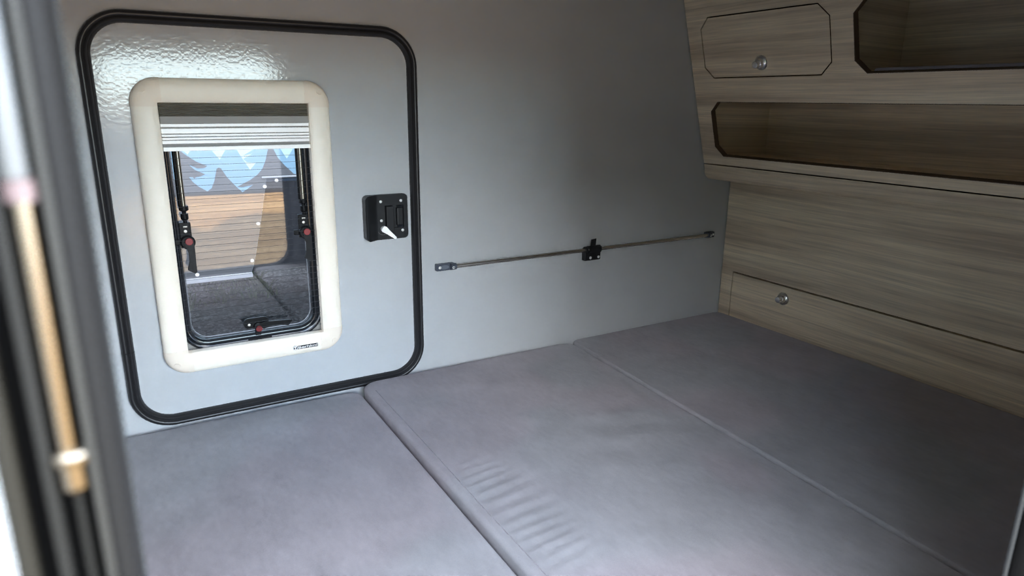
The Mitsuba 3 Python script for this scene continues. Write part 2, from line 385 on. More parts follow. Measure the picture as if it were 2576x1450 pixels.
# stays and latches behind the screen
def stay(x, lx):
    k = key_for('window_1__stay')
    y = D + 0.006
    add('rod', cyl((x, y, 1.292), (x, y, 1.530), 0.0052, 20), 'm_stay', smooth=30, parent=k, label='thin steel rod of the stay')
    add('sleeve', cyl((x - 0.0058, y + 0.003, 1.294), (x - 0.0058, y + 0.003, 1.530), 0.0042, 16), 'm_black_latch', smooth=30, parent=k)
    add('end_cap', lathe([(0, 0), (0.006, 0), (0.0095, 0.002), (0.0095, 0.011), (0, 0.011)], (x, y, 1.283), (0, 0, 1), 20), 'm_black_latch', smooth=30, parent=k)
    add('joint', cat(cyl((x, y, 1.250), (x, y, 1.285), 0.0040, 14), lathe([(0, 0), (0.0055, 0), (0.0076, 0.003), (0.0076, 0.014), (0, 0.014)], (x, y, 1.2635), (0, 0, 1), 18)), 'm_black_latch', smooth=30, parent=k)
    labels[k] = {'label': 'black and steel window stay'}
    # latch under it
    q = key_for('window_1__latch')
    labels[q] = {'label': 'black window latch with a round red button'}
    add('base', put(rbox(lx - 0.0125, lx + 0.0105, 1.203, 1.2585, -0.010, -0.001, 0.0012), W0), 'm_black_latch', parent=q)
    add('screw', screw_mesh(lx - 0.001, 1.2395, -0.001, 0.0042, W0), 'm_steel', smooth=30, parent=q)
    add('clip', put(rbox(lx - 0.005, lx + 0.004, 1.2475, 1.2515, -0.001, 0.0005, 0.0008), W0), 'm_steel', parent=q)
    add('boss', put(lathe([(0, 0), (0.0150, 0), (0.0150, 0.007), (0.0125, 0.0085), (0, 0.0085)], (lx + 0.001, 1.2160, -0.002), (0, 0, 1), 28), W0), 'm_black_latch', smooth=30, parent=q)
    add('arm', put(rbox(lx - 0.024, lx - 0.004, 1.2105, 1.2225, -0.008, -0.001, 0.0015), W0), 'm_black_latch', parent=q)
    hp = sg.Polygon([(lx - 0.006, 1.216), (lx + 0.012, 1.216), (lx + 0.0118, 1.190), (lx + 0.0112, 1.168), (lx + 0.0115, 1.1505), (lx + 0.0085, 1.1475), (lx - 0.0045, 1.1560), (lx - 0.0045, 1.1580), (lx + 0.0000, 1.173), (lx + 0.0005, 1.192), (lx - 0.003, 1.205)]).buffer(0.0008)
    add('handle', extr(hp, 0.0075, W0, 0.0025), 'm_black_latch', parent=q)
    add('button', put(lathe([(0, 0), (0.0078, 0), (0.0078, 0.0012), (0.0070, 0.0018), (0, 0.0018)], (lx + 0.003, 1.2185, 0.0100), (0, 0, 1), 24), W0), 'm_red', smooth=30, parent=q, label='round red button')
stay(0.1255, 0.1245)
stay(0.3790, 0.3765)
q = key_for('window_1__latch')
labels[q] = {'label': 'black window latch with a round red button'}
add('base', extr(rrect(0.2225, 0.2790, 0.9985, 1.0225, 0.0115), 0.006, W0, -0.010), 'm_black_latch', parent=q)
add('screw', screw_mesh(0.2345, 1.0070, -0.004, 0.0042, W0), 'm_steel', smooth=30, parent=q)
add('boss', put(lathe([(0, 0), (0.0100, 0), (0.0100, 0.008), (0.008, 0.009), (0, 0.009)], (0.2540, 1.0020, -0.005), (0, 0, 1), 24), W0), 'm_black_latch', smooth=30, parent=q)
hp = sg.Polygon([(0.2560, 1.0095), (0.2700, 1.0120), (0.3280, 1.0085), (0.3300, 1.0068), (0.3210, 0.9965), (0.3040, 1.0005), (0.2850, 1.0010), (0.2640, 0.9965)]).buffer(0.0006)
add('handle', extr(hp, 0.0065, W0, -0.0010), 'm_black_latch', parent=q)
add('arm', put(rbox(0.2465, 0.2590, 0.9800, 0.9990, -0.008, -0.001, 0.0015), W0), 'm_black_latch', parent=q)
add('button', put(lathe([(0, 0), (0.0074, 0), (0.0074, 0.0012), (0.0066, 0.0018), (0, 0.0018)], (0.2545, 0.9975, 0.0042), (0, 0, 1), 24), W0), 'm_red', smooth=30, parent=q, label='round red button')
add('keeper', put(rbox(0.2300, 0.2830, 0.9690, 0.9725, -0.012, -0.0035, 0.0012), W0), 'm_black_latch', parent=win)

# maker's badge on the lower rail
badge = 'window_1__badge'
LZ, LC = 0.9425, 0.0250
add('plate', extr(unary_union([sg.box(0.3345, LZ - 0.0036, 0.3815, LZ + 0.0034).buffer(0.0006), sg.Point(0.3285, LZ).buffer(0.0054, quad_segs=12)]), 0.0008, W0, LC), 'm_black_gloss', parent=badge, label='small black badge with white lettering')
tm = meshkit.text_mesh('Berhimi', 0.0054, 0.0006, bold=True)
sx = 0.0455 / (tm.bounds[1, 0] - tm.bounds[0, 0])
tm.apply_translation([-tm.bounds[0, 0], 0, 0]); tm.apply_scale([sx, 1, 1])
tm.apply_translation([0.3355, LZ - 0.0028, LC + 0.0006])
add('lettering', put(tm, W0), 'm_white', parent=badge)
em = unary_union([sg.Point(0.3285, LZ).buffer(0.0050, quad_segs=12).difference(sg.Point(0.3285, LZ).buffer(0.0040, quad_segs=12)),
                  sg.LineString([(0.3285, LZ - 0.0044), (0.3285, LZ + 0.0004)]).buffer(0.0009, cap_style=2),
                  sg.Polygon([(0.3256, LZ + 0.0030), (0.3314, LZ + 0.0030), (0.3294, LZ - 0.0004), (0.3276, LZ - 0.0004)])])
add('emblem', extr(em, 0.0006, W0, LC + 0.0006), 'm_white', parent=badge)

# ------------------------------------------------------------------ metal rail on the far wall
rail = thing('wall_rail', 'thin metal rail fixed low along the grey side wall by black end brackets', 'rail')
RZ, RC = 1.0935, 0.0160
add('rod', put(cyl((0.757, RZ, RC), (1.692, RZ, RC), 0.0056, 24), W0), 'm_steel', smooth=30, parent=rail, label='slim round steel rod')
def bracket(x0, x1, cup):
    b = key_for(rail + '__end_bracket')
    labels[b] = {'label': 'small dark end bracket with two screws'}
    s = 1 if cup > 0 else -1
    body = cat(extr(rrect(x0, x1, RZ - 0.0100, RZ + 0.0085, 0.003), 0.011, W0), put(cyl(((x1 - 0.014) if s > 0 else (x0 + 0.014), RZ, RC), ((x1 + 0.001) if s > 0 else (x0 - 0.001), RZ, RC), 0.0088, 20), W0))
    add('body', body, 'm_bracket', smooth=30, parent=b)
    add('recess', extr(affinity.scale(sg.Point((x0 + x1) / 2 - 0.003 * s, RZ - 0.001).buffer(0.0075), 1.7, 0.8), 0.0006, W0, 0.0108), 'm_bracket_inset', parent=b)
    for xs in ((x0 + 0.010, x1 - 0.009) if s > 0 else (x0 + 0.009, x1 - 0.006)):
        add('screw', screw_mesh(xs, RZ - 0.001, 0.0115 if abs(xs - (x1 if s > 0 else x0)) > 0.012 else 0.0235, 0.0042, W0), 'm_screw', smooth=30, parent=b)
bracket(0.707, 0.760, 1)
bracket(1.690, 1.728, -1)
clip = rail + '__clip'
labels[clip] = {'label': 'black clip clamped round the middle of the rail with a short strap'}
add('body', cat(put(rbox(1.186, 1.244, 1.060, 1.098, 0.0, 0.018, 0.003), W0), put(cyl((1.197, RZ, RC), (1.240, RZ, RC), 0.0115, 22), W0)), 'm_black_plastic', smooth=35, parent=clip)
add('hook', put(cyl((1.184, 1.0945, RC + 0.001), (1.192, 1.0945, RC + 0.001), 0.0095, 18), W0), 'm_black_plastic', smooth=30, parent=clip)
add('strap', extr(sg.Polygon([(1.201, 1.090), (1.222, 1.090), (1.2235, 1.126), (1.2065, 1.1245)]), 0.0018, frame((0, D - 0.018, 0), (1, 0, 0), (0, 0, 1), (0, -1, 0)), 0.0), 'm_black_plastic', parent=clip)
for xs in (1.206, 1.236):
    add('screw', screw_mesh(xs, 1.0685, 0.018, 0.0046, W0), 'm_screw', smooth=30, parent=clip)

# ------------------------------------------------------------------ bed cushions
def cushion(quad, top, bottom, r, R, step, relief=None):
    """a rounded slab over the quad (x0y0, x1y0, x1y1, x0y1); relief(x, y, d) lifts the top"""
    q = np.array(quad, float)
    Lx, Ly = np.linalg.norm(q[1] - q[0]), np.linalg.norm(q[3] - q[0])
    def axis(L):
        e = r * (1 - np.cos(np.linspace(0, np.pi / 2, 7)))
        mid = np.linspace(r, L - r, max(2, int((L - 2 * r) / step)) + 1)[1:-1]
        return np.r_[e, mid, L - e[::-1]]
    ax, ay = axis(Lx), axis(Ly)
    A, B = np.meshgrid(ax, ay, indexing='ij')
    d = np.minimum(np.minimum(A, Lx - A), np.minimum(B, Ly - B))
    a, b = A.copy(), B.copy()
    for sx in (0, 1):
        for sy in (0, 1):
            p, s = (Lx - A if sx else A), (Ly - B if sy else B)
            inside = (p < R) & (s < R)
            va, vb = R - p, R - s
            k = np.maximum(va, vb) / np.maximum(np.hypot(va, vb), 1e-9)
            na, nb = R - va * k, R - vb * k
            a = np.where(inside, Lx - na if sx else na, a)
            b = np.where(inside, Ly - nb if sy else nb, b)
    u, v = (a / Lx)[..., None], (b / Ly)[..., None]
    xy = (1 - u) * (1 - v) * q[0] + u * (1 - v) * q[1] + u * v * q[2] + (1 - u) * v * q[3]
    t = np.clip(d / r, 0, 1)
    z = top - r + r * np.sqrt(np.maximum(0, 1 - (1 - t) ** 2))
    if relief is not None:
        z = z + relief(xy[..., 0], xy[..., 1], d) * np.clip(d / 0.02, 0, 1)
    n, m = A.shape
    V = np.concatenate([xy, z[..., None]], -1).reshape(-1, 3)
    idx = np.arange(n * m).reshape(n, m)
    F = [np.stack([idx[:-1, :-1], idx[1:, :-1], idx[1:, 1:]], -1).reshape(-1, 3), np.stack([idx[:-1, :-1], idx[1:, 1:], idx[:-1, 1:]], -1).reshape(-1, 3)]
    loop = np.r_[idx[:, 0], idx[-1, 1:], idx[-2::-1, -1], idx[0, -2:0:-1]]
    low = V[loop].copy(); low[:, 2] = bottom
    base = len(V)
    V = np.vstack([V, low, low.mean(0)])
    i = np.arange(len(loop)); j = (i + 1) % len(loop)
    F.append(np.stack([loop[i], base + i, base + j], -1)); F.append(np.stack([loop[i], base + j, loop[j]], -1))
    F.append(np.stack([base + i, np.full(len(i), base + len(loop)), base + j], -1))
    mesh = trimesh.Trimesh(V, np.vstack(F), process=False)
    return mesh

def puff(x, y, d, seed, amp):
    return amp * (meshkit.fbm(np.stack([x * 3.2, y * 3.2, 0 * x + seed], -1), 3) - 0.5)

def rel_a(x, y, d):
    return puff(x, y, d, 1.3, 0.007) - 0.006 * np.clip((x - 0.20) / 0.27, 0, 1) ** 2 + 0.0006 * np.sin(40 * x + 25 * y) * np.exp(-((x - 0.36) ** 2 + (y - 1.2) ** 2) / 0.02)
def rel_b(x, y, d):
    s = x - 0.487
    w = np.exp(-(s - 0.075) ** 2 / (2 * 0.045 ** 2)) * np.exp(-((y - 0.93) / 0.20) ** 4) * (s > 0)
    ph = y * 205 + 7 * meshkit.noise(np.stack([x * 6, y * 8, 0 * x], -1)) - s * 22
    wr = 0.0011 * np.sin(ph) * w
    w2 = np.exp(-(((x - 0.95) / 0.16) ** 2 + ((y - 1.02) / 0.22) ** 2))
    wr2 = 0.0022 * np.sin((x * 0.55 + y) * 46 + 3 * meshkit.noise(np.stack([x * 4, y * 4, 0 * x + 3], -1))) * w2
    return puff(x, y, d, 2.9, 0.008) + wr + wr2 - 0.004 * np.clip((x - 0.90) / 0.2, 0, 1) ** 2
def rel_c(x, y, d):
    w2 = np.exp(-(((x - 1.33) / 0.12) ** 2 + ((y - 1.33) / 0.14) ** 2))
    return puff(x, y, d, 7.1, 0.008) + 0.0022 * np.sin((x * 0.4 + y) * 44) * w2
NY = NEAR + 0.010
quads = ([(-0.93, NY), (0.474, NY), (0.481, 1.590), (-0.93, 1.590)],
         [(0.478, NY), (1.066, NY), (1.149, 1.592), (0.486, 1.592)],
         [(1.069, NY), (1.787, NY), (1.787, 1.597), (1.153, 1.597)])
names = ('grey velvety bed cushion below the door and its window', 'grey velvety bed cushion in the middle with crease marks along its left seam',
         'grey velvety bed cushion beside the wooden cabinet, half in shadow')
for quad, top, rel, lab, R, er in zip(quads, (0.798, 0.812, 0.812), (rel_a, rel_b, rel_c), names, (0.032, 0.040, 0.030), (0.012, 0.010, 0.009)):
    c = thing('bed_cushion', lab, 'cushion', 'bed cushions')
    add('cover', cushion(quad, top, 0.70, er, R, 0.0075, rel), 'm_fabric', smooth=True, parent=c)
    # stitched seam just inside the left edge of the middle cushion
    q = np.array(quad)
    for a0, a1, s in (((q[0], q[3], 1),) if quad is quads[1] else ()):
        ys = np.linspace(a0[1] + 0.06, a1[1] - 0.05, 90)
        xs = np.interp(ys, [a0[1], a1[1]], [a0[0], a1[0]]) + s * 0.021
        zs = top + np.array([rel(np.array([x]), np.array([y]), np.array([0.021]))[0] for x, y in zip(xs, ys)])
        pts = np.c_[xs, ys, zs]
        seg = []
        for p, p2 in zip(pts[:-1], pts[1:]):
            seg.append(np.vstack([p + [-0.0008, 0, 0.0001], p + [0.0008, 0, 0.0001], p + [0, 0, 0.0005]]))
        seg = np.array(seg); n = len(seg)
        v = seg.reshape(-1, 3)
        f = []
        for i in range(n - 1):
            for j in range(3):
                k2 = (j + 1) % 3
                f += [[i * 3 + j, i * 3 + k2, (i + 1) * 3 + k2], [i * 3 + j, (i + 1) * 3 + k2, (i + 1) * 3 + j]]
        add('seam', trimesh.Trimesh(v, f, process=False), 'm_thread', parent=c)
base = thing('bed_platform', 'plain wooden platform under the grey cushions', 'platform')
add('board', box(-0.94, 1.785, NEAR + 0.006, 1.596, 0.672, 0.700), 'm_wood', parent=base)
for x in (-0.6, 0.4, 1.4):
    add('bearer', box(x, x + 0.03, NEAR + 0.02, 1.59, 0.400, 0.672), 'm_wood', parent=base)

# ------------------------------------------------------------------ overhead cabinet, front leaning out over the bed
SL = math.hypot(1, 0.29)
sdir = np.array([-0.29, 0, 1]) / SL
ndir = np.array([-1, 0, -0.29]) / SL
CF = frame((1.659, 0, 1.332), (0, -1, 0), sdir, ndir)        # local: (-Y, up the slope, out)
def sv(z):
    return (z - 1.332) * SL
YN, YF = NEAR + 0.004, 1.597
def cpoly(y0, y1, z0, z1, c):
    return octo(-y1, -y0, sv(z0), sv(z1), c)
cab = thing('overhead_cabinet', 'oak finish overhead cabinet with leaning front, octagonal door and two long open cubbies', 'cabinet')
doors_y = [(1.124, 1.542)]
cubby = cpoly(0.268, 1.060, 1.591, 1.755, 0.031)
slot = cpoly(0.268, 1.540, 1.359, 1.522, 0.030)
front = sg.box(-YF, 0.0, -YN, sv(CEIL - 0.004))
cut = unary_union([cubby, slot] + [cpoly(a, b, 1.592, 1.754, 0.030).buffer(0.0034, join_style=2) for a, b in doors_y])
TH = 0.016
add('front_panel', extr(front.difference(cut), TH, CF, -TH), 'm_wood', parent=cab)
for poly in (cubby, slot):
    add('edge_band', extr(poly.buffer(0.0004, join_style=2).difference(poly.buffer(-0.0012, join_style=2)), TH + 0.001, CF, -TH - 0.0005), 'm_edge', parent=cab, label='dark brown edge band lining the cut-out')
def knob(parent, o, axis):
    pr = [(0, 0), (0.0205, 0), (0.0205, 0.0022), (0.0190, 0.0050), (0.0158, 0.0072), (0.0140, 0.0085), (0.0128, 0.0130), (0.0120, 0.0165), (0.0098, 0.0180), (0.0098, 0.0262), (0.0088, 0.0278), (0.0050, 0.0284), (0, 0.0284)]
    return add('knob', lathe(pr, o, axis, 36), 'm_knob', smooth=32, parent=parent, label='round chrome knob')
for a, b in doors_y:
    oc = cpoly(a, b, 1.592, 1.754, 0.030)
    dk = add('door', extr(oc, TH - 0.001, CF, -TH), 'm_wood', parent=cab, label='octagonal flush oak door')
    add('edge_band', extr(oc.buffer(0.0003, join_style=2).difference(oc.buffer(-0.0008, join_style=2)), TH - 0.0014, CF, -TH), 'm_edge', parent=dk)
    o = np.array([1.659, 0, 1.332]) + sdir * sv(1.627) + np.array([0, 1.336 if a > 1 else 0.478, 0])
    knob(dk, o - ndir * 0.001, ndir)
def xs_at(z):
    return 1.659 - 0.29 * (z - 1.332)
add('back_panel', box(1.812, 1.824, YN, YF, 1.586, CEIL - 0.004), 'm_wood', parent=cab)
add('back_panel', box(1.930, 1.942, YN, YF, 1.340, 1.584), 'm_wood', parent=cab)
def shelf(z, t, y0=YN, y1=YF):
    pg = sg.Polygon([(xs_at(z) + 0.0185, z), (1.930, z), (1.930, z - t), (xs_at(z - t) + 0.0185, z - t)])
    return extr(pg, y1 - y0, frame((0, y0, 0), (1, 0, 0), (0, 0, 1), (0, 1, 0)))
add('shelf', shelf(1.584, 0.012), 'm_wood', parent=cab)
add('shelf', shelf(1.352, 0.012), 'm_wood', parent=cab)
for y in (1.090, 1.584):
    zb = 1.585 if y < 1.5 else 1.300
    pg = sg.Polygon([(xs_at(zb) + 0.018, zb), (1.812 if y < 1.5 else 1.93, zb), (1.812 if y < 1.5 else 1.93, CEIL - 0.005), (xs_at(CEIL - 0.005) + 0.018, CEIL - 0.005)])
    add('divider' if y < 1.5 else 'end_panel', extr(pg, 0.012, frame((0, y, 0), (1, 0, 0), (0, 0, 1), (0, 1, 0))), 'm_wood', parent=cab)
# rounded bottom: profile in (x, z) carried along Y, with a fine groove to the front panel
nose = [(xs_at(1.3286), 1.3286), (xs_at(1.316), 1.316)]
c0 = np.array([1.697, 1.3125]); rad = 0.0335
for a in np.linspace(math.radians(180 - 8), math.radians(270), 14):
    nose.append((c0[0] + rad * math.cos(a), c0[1] + rad * math.sin(a)))
nose += [(1.788, 1.2775), (1.788, 1.297), (1.715, 1.300), (1.690, 1.320), (1.676, 1.3286)]
add('rounded_bottom', extr(sg.Polygon(nose), YF - YN, frame((0, YN, 0), (1, 0, 0), (0, 0, 1), (0, 1, 0))), 'm_wood', smooth=30, parent=cab, label='rounded oak bottom edge below a fine groove')
mat_k = thing('shelf_mat', 'thin purple grey mat lying in the open cubby at the top right', 'mat')
add('sheet', rbox(1.612, 1.735, 0.285, 1.033, 1.585, 1.6045, 0.006), 'm_liner', smooth=30, parent=mat_k)

# ------------------------------------------------------------------ lower cabinet
LF = frame((1.790, 0, 0), (0, -1, 0), (0, 0, 1), (-1, 0, 0))
low = thing('lower_cabinet', 'oak finish cabinet front behind the bed with a long hinged flap', 'cabinet')
flap = sg.box(-1.5465, 0.50, -0.262, 0.9605)
flap_hole = sg.box(-1.5490, 0.498, -0.260, 0.9660)
add('front_panel', extr(sg.box(-YF, 0.402, -YN, 1.2775).difference(flap_hole), 0.016, LF, -0.016), 'm_wood', parent=low)
fk = add('flap', extr(flap, 0.015, LF, -0.0155), 'm_wood', parent=low, label='long oak flap with black gap above')
add('edge_band', extr(sg.box(-1.5472, 0.50, -1.5465, 0.9605), 0.0140, LF, -0.0155), 'm_edge', parent=fk)
knob(fk, (1.7905, 1.338, 0.922), (-1, 0, 0))
add('backing', box(1.812, 1.822, YN, YF, 0.402, 1.29), 'm_dark', parent=low)

# ------------------------------------------------------------------ the doorway in front of the lens: seal, frame strips, hinge, open door leaf
d2 = thing('door_2', 'open doorway edge close to the lens with grey seal, metal strips and a chrome hinge pin', 'door', kind='structure')
NW = frame((0, NEAR, 0), (1, 0, 0), (0, 0, 1), (0, 1, 0))     # local c goes into the room
LIP = [(-0.020, 0), (-0.020, 0.005), (-0.017, 0.010), (-0.012, 0.0125), (-0.007, 0.0115), (-0.003, 0.008), (-0.0008, 0.003), (0.0, -0.002), (-0.0002, -0.035), (-0.0012, -0.038), (-0.0040, -0.038), (-0.0042, 0)]
P, N = rr_path(-0.0062, 0.6405, 0.812, 1.668, 0.075, 14)
add('rubber_seal', put(sweep(P, N, LIP), NW), 'm_rubber_grey', smooth=35, parent=d2, label='grey rubber seal lining the doorway')
bead = [(-0.0020 + 0.0021 * math.cos(a), 0.0102 + 0.0021 * math.sin(a)) for a in np.linspace(0, 2 * math.pi, 10, endpoint=False)]
scene['m_bead'] = principled((0.035, 0.038, 0.040), 0.5, 0.3)
add('bead', put(sweep(P, N, bead), NW), 'm_bead', smooth=True, parent=d2, label='paler bead along the lip of the seal')
def vstrip(name, az0, az1, y, depth, mat, lab=None, r=None):
    x0, x1 = az0 * y, az1 * y
    m = rbox(x0, x1, y, y + depth, 0.84, 1.640, min(0.0009, (x1 - x0) * 0.3))
    return add(name, m, mat, parent=d2, label=lab)
scene['m_strip_grey'] = principled((0.010, 0.010, 0.009), 0.6, 0.15)
scene['m_strip_light'] = principled((0.022, 0.022, 0.020), 0.5, 0.2)
scene['m_strip_tan'] = principled((0.013, 0.012, 0.009), 0.55, 0.15)
vstrip('gasket_strip', -0.0660, -0.0425, 0.1660, 0.006, 'm_rubber_grey', 'grey gasket strip')
vstrip('frame_strip', -0.0770, -0.0655, 0.1640, 0.008, 'm_strip_light', 'pale metal strip')
vstrip('channel', -0.1190, -0.0770, 0.1710, 0.002, 'm_channel', 'dark channel behind the hinge pin')
vstrip('frame_strip', -0.1310, -0.1170, 0.1640, 0.008, 'm_strip_grey', 'grey metal strip')
vstrip('channel', -0.1540, -0.1310, 0.1700, 0.002, 'm_channel', 'dark gap')
vstrip('frame_strip', -0.1760, -0.1540, 0.1640, 0.008, 'm_strip_tan', 'outer grey metal strip')
hinge = 'door_2__hinge'
labels[hinge] = {'label': 'chrome hinge pin with collar'}
HX, HY = -0.0161, 0.1665
def hz(s):
    return 1.52 + s * HY * 1.005
add('pin', cyl((HX, HY, hz(-0.455)), (HX, HY, hz(-0.118)), 0.0021, 24), 'm_pin', smooth=30, parent=hinge, label='bright chrome pin')
add('collar', lathe([(0, 0), (0.0036, 0), (0.0040, 0.0006), (0.0040, 0.0022), (0.0034, 0.0030), (0, 0.0030)], (HX + 0.0002, HY, hz(-0.470)), (0.08, -0.05, 0.99), 28), 'm_pin', smooth=30, parent=hinge)
add('lower_cap', lathe([(0, 0), (0.0020, 0), (0.0028, 0.0012), (0.0028, 0.0072), (0, 0.0072)], (HX + 0.0003, HY, hz(-0.514)), (0, 0, 1), 24), 'm_pin', smooth=30, parent=hinge)
add('spindle', cyl((HX + 0.0004, HY + 0.002, 0.86), (HX + 0.0004, HY + 0.002, hz(-0.514)), 0.0011, 16), 'm_strip_grey', smooth=30, parent=hinge)
scene['m_pin'] = {'type': 'twosided', 'bsdf': {'type': 'roughconductor', 'material': 'none', 'specular_reflectance': rgb(0.24, 0.21, 0.165), 'alpha': 0.12}}
scene['m_pink'] = principled((0.10, 0.07, 0.07), 0.4, 0.5)
add('washer', cyl((HX, HY, hz(-0.122)), (HX, HY, hz(-0.096)), 0.0030, 24), 'm_pink', smooth=30, parent=hinge, label='pinkish washer')
scene['m_knuckle'] = {'type': 'twosided', 'bsdf': {'type': 'roughconductor', 'material': 'none', 'specular_reflectance': rgb(0.105, 0.108, 0.108), 'alpha': 0.30}}
add('knuckle', cyl((HX - 0.0006, HY, hz(-0.094)), (HX - 0.0006, HY, 1.640), 0.0034, 24), 'm_knuckle', smooth=30, parent=hinge, label='grey metal hinge barrel')
# the leaf, swung right round against the outside of the wall
ang = math.radians(179.0)
LFm = frame((-0.040, 0.130, 0), (math.cos(ang), -math.sin(ang), 0), (0, 0, 1), (-math.sin(ang), -math.cos(ang), 0))
leaf2 = rrect(0.0, 0.655, 0.815, 1.668, 0.075)
lk = add('leaf', extr(leaf2.difference(rrect(0.20, 0.54, 0.97, 1.52, 0.05)), 0.032, LFm, 0.0), 'm_wall', parent=d2, label='light grey door leaf swung open')
add('window_frame', extr(rrect(0.165, 0.575, 0.935, 1.555, 0.055).difference(rrect(0.215, 0.525, 0.985, 1.505, 0.04)), 0.060, LFm, -0.014), 'm_cream', parent=lk)
v_, f_ = trimesh.creation.triangulate_polygon(rrect(0.205, 0.535, 0.975, 1.515, 0.05), engine='earcut')
add('pane', put(trimesh.Trimesh(np.c_[v_, np.full(len(v_), 0.016)], f_, process=False), LFm), 'm_pane', parent=lk)

# ------------------------------------------------------------------ outside: gravel, the neighbouring caravan, weeds
def gravel(p, n, uv):
    d1, d2_, w = voronoi(p.x * 38, p.y * 38)
    a = 0.6 * fbm(p.x * 0.5, p.y * 2.2, 0.0, 3) + 0.4 * fbm(p.x * 3.0, p.y * 7.0, 5.0, 3)
    a = smoothstep(0.3, 0.7, a)
    return mix(mi.Color3f(0.25, 0.166, 0.086), mi.Color3f(0.37, 0.265, 0.148), 0.35 * w + 0.65 * a) * (0.55 + 0.6 * smoothstep(0.0, 0.35, d2_ - d1))
def gravel_relief(p, n, uv):
    d1, d2_, w = voronoi(p.x * 38, p.y * 38)
    return smoothstep(0.0, 0.5, d2_ - d1)
scene['m_gravel'] = bumped(principled(proc(gravel), 0.9, 0.1), gravel_relief, 0.006, 2e-3)
gx, gy = np.meshgrid(np.linspace(-40, 40, 161), np.linspace(-40, 40, 161), indexing='ij')
gz = 0.05 * (meshkit.fbm(np.stack([gx * 0.9, gy * 0.9, 0 * gx], -1), 3) - 0.5)
V = np.stack([gx, gy, gz], -1).reshape(-1, 3)
I = np.arange(161 * 161).reshape(161, 161)
F = np.vstack([np.stack([I[:-1, :-1], I[1:, :-1], I[1:, 1:]], -1).reshape(-1, 3), np.stack([I[:-1, :-1], I[1:, 1:], I[:-1, 1:]], -1).reshape(-1, 3)])
tag(add('ground', trimesh.Trimesh(V, F, process=False), 'm_gravel', smooth=True), 'tan gravel yard seen through the window', 'ground', kind='structure')

van = thing('caravan', 'neighbouring caravan with blue fir tree graphics seen through the window', 'caravan')
scene['m_van_sky'] = principled((0.34, 0.47, 0.53), 0.35, 0.5)
scene['m_van_mid'] = principled((0.16, 0.27, 0.35), 0.35, 0.5)
scene['m_van_front'] = principled((0.080, 0.086, 0.094), 0.35, 0.5)
scene['m_van_body'] = principled((0.03, 0.05, 0.08), 0.4, 0.5)
scene['m_van_dark'] = principled((0.006, 0.008, 0.012), 0.5, 0.4)
VY = 3.300
VF = wallframe(VY)
add('body', cat(rbox(-3.2, 3.4, VY + 0.012, VY + 2.2, 1.10, 2.75, 0.05), box(-3.1, 3.3, VY + 0.03, VY + 2.18, 0.74, 1.12)), 'm_van_body', parent=van)
edge = [(0.622, 1.168), (0.600, 1.060), (0.577, 0.950), (0.540, 0.790), (0.518, 0.722)]
sheet_poly = sg.Polygon([(-2.4, 0.722)] + edge[::-1] + [(0.640, 1.168), (3.0, 1.168), (3.0, 2.2), (-2.4, 2.2)])
add('side_sheet', extr(sheet_poly, 0.004, VF, -0.010), 'm_van_sky', parent=van, label='pale blue side sheet')
FRONT = [(0.252, 1.298), (0.270, 1.296), (0.296, 1.273), (0.333, 1.245), (0.373, 1.226), (0.362, 1.218), (0.333, 1.217), (0.298, 1.236), (0.321, 1.211), (0.361, 1.190), (0.342, 1.182), (0.321, 1.179), (0.315, 1.173), (0.310, 1.180), (0.294, 1.181), (0.308, 1.159), (0.329, 1.137), (0.363, 1.114), (0.382, 1.127), (0.397, 1.160), (0.411, 1.212), (0.419, 1.217), (0.429, 1.213), (0.449, 1.175), (0.479, 1.136), (0.510, 1.102), (0.531, 1.114), (0.561, 1.134), (0.512, 1.125), (0.491, 1.128), (0.549, 1.156), (0.582, 1.178), (0.606, 1.204), (0.623, 1.240), (0.639, 1.294), (0.650, 1.330), (0.662, 1.293), (0.680, 1.251), (0.705, 1.219), (0.747, 1.175), (0.784, 1.169)]
MID = [(0.255, 1.329), (0.280, 1.298), (0.300, 1.278), (0.314, 1.298), (0.353, 1.361), (0.396, 1.296), (0.428, 1.252), (0.457, 1.296), (0.486, 1.358), (0.503, 1.294), (0.516, 1.267), (0.553, 1.201), (0.580, 1.233), (0.542, 1.237), (0.527, 1.252), (0.555, 1.266), (0.570, 1.276), (0.530, 1.268), (0.579, 1.295), (0.618, 1.356), (0.693, 1.294), (0.720, 1.246), (0.752, 1.293), (0.779, 1.354)]
def spread(line, x0, x1):
    """carries the row of trees on to both sides"""
    w = line[-1][0] - line[0][0]
    out, k = [], math.floor((x0 - line[0][0]) / w)
    while line[0][0] + k * w < x1:
        out += [(x + k * w, z) for x, z in line[(0 if not out else 1):]]
        k += 1
    return out
for nm, line, mat, c, lab in (('tree_decal', MID, 'm_van_mid', -0.0058, 'mid blue row of fir trees'), ('tree_decal', FRONT, 'm_van_front', -0.0046, 'dark blue grey row of fir trees in front')):
    up = spread(line, -2.3, 2.9)
    poly = sg.Polygon([(up[0][0], 0.7226)] + up + [(up[-1][0], 0.7226)]).buffer(0).intersection(sheet_poly.buffer(-0.001))
    for g in getattr(poly, 'geoms', [poly]):
        if g.area > 0.001:
            add(nm, extr(g, 0.0010, VF, c), mat, parent=van, label=lab)
add('trim_strip', put(rbox(0.60, 3.0, 1.1610, 1.1690, -0.006, 0.004, 0.002), VF), 'm_rim', parent=van)
add('recess', box(0.50, 3.0, VY + 0.015, VY + 0.030, 0.722, 1.160), 'm_van_dark', parent=van)
add('sill', put(rbox(-2.4, 0.52, 0.700, 0.722, -0.010, 0.006, 0.003), VF), 'm_rim', parent=van)
rv = None
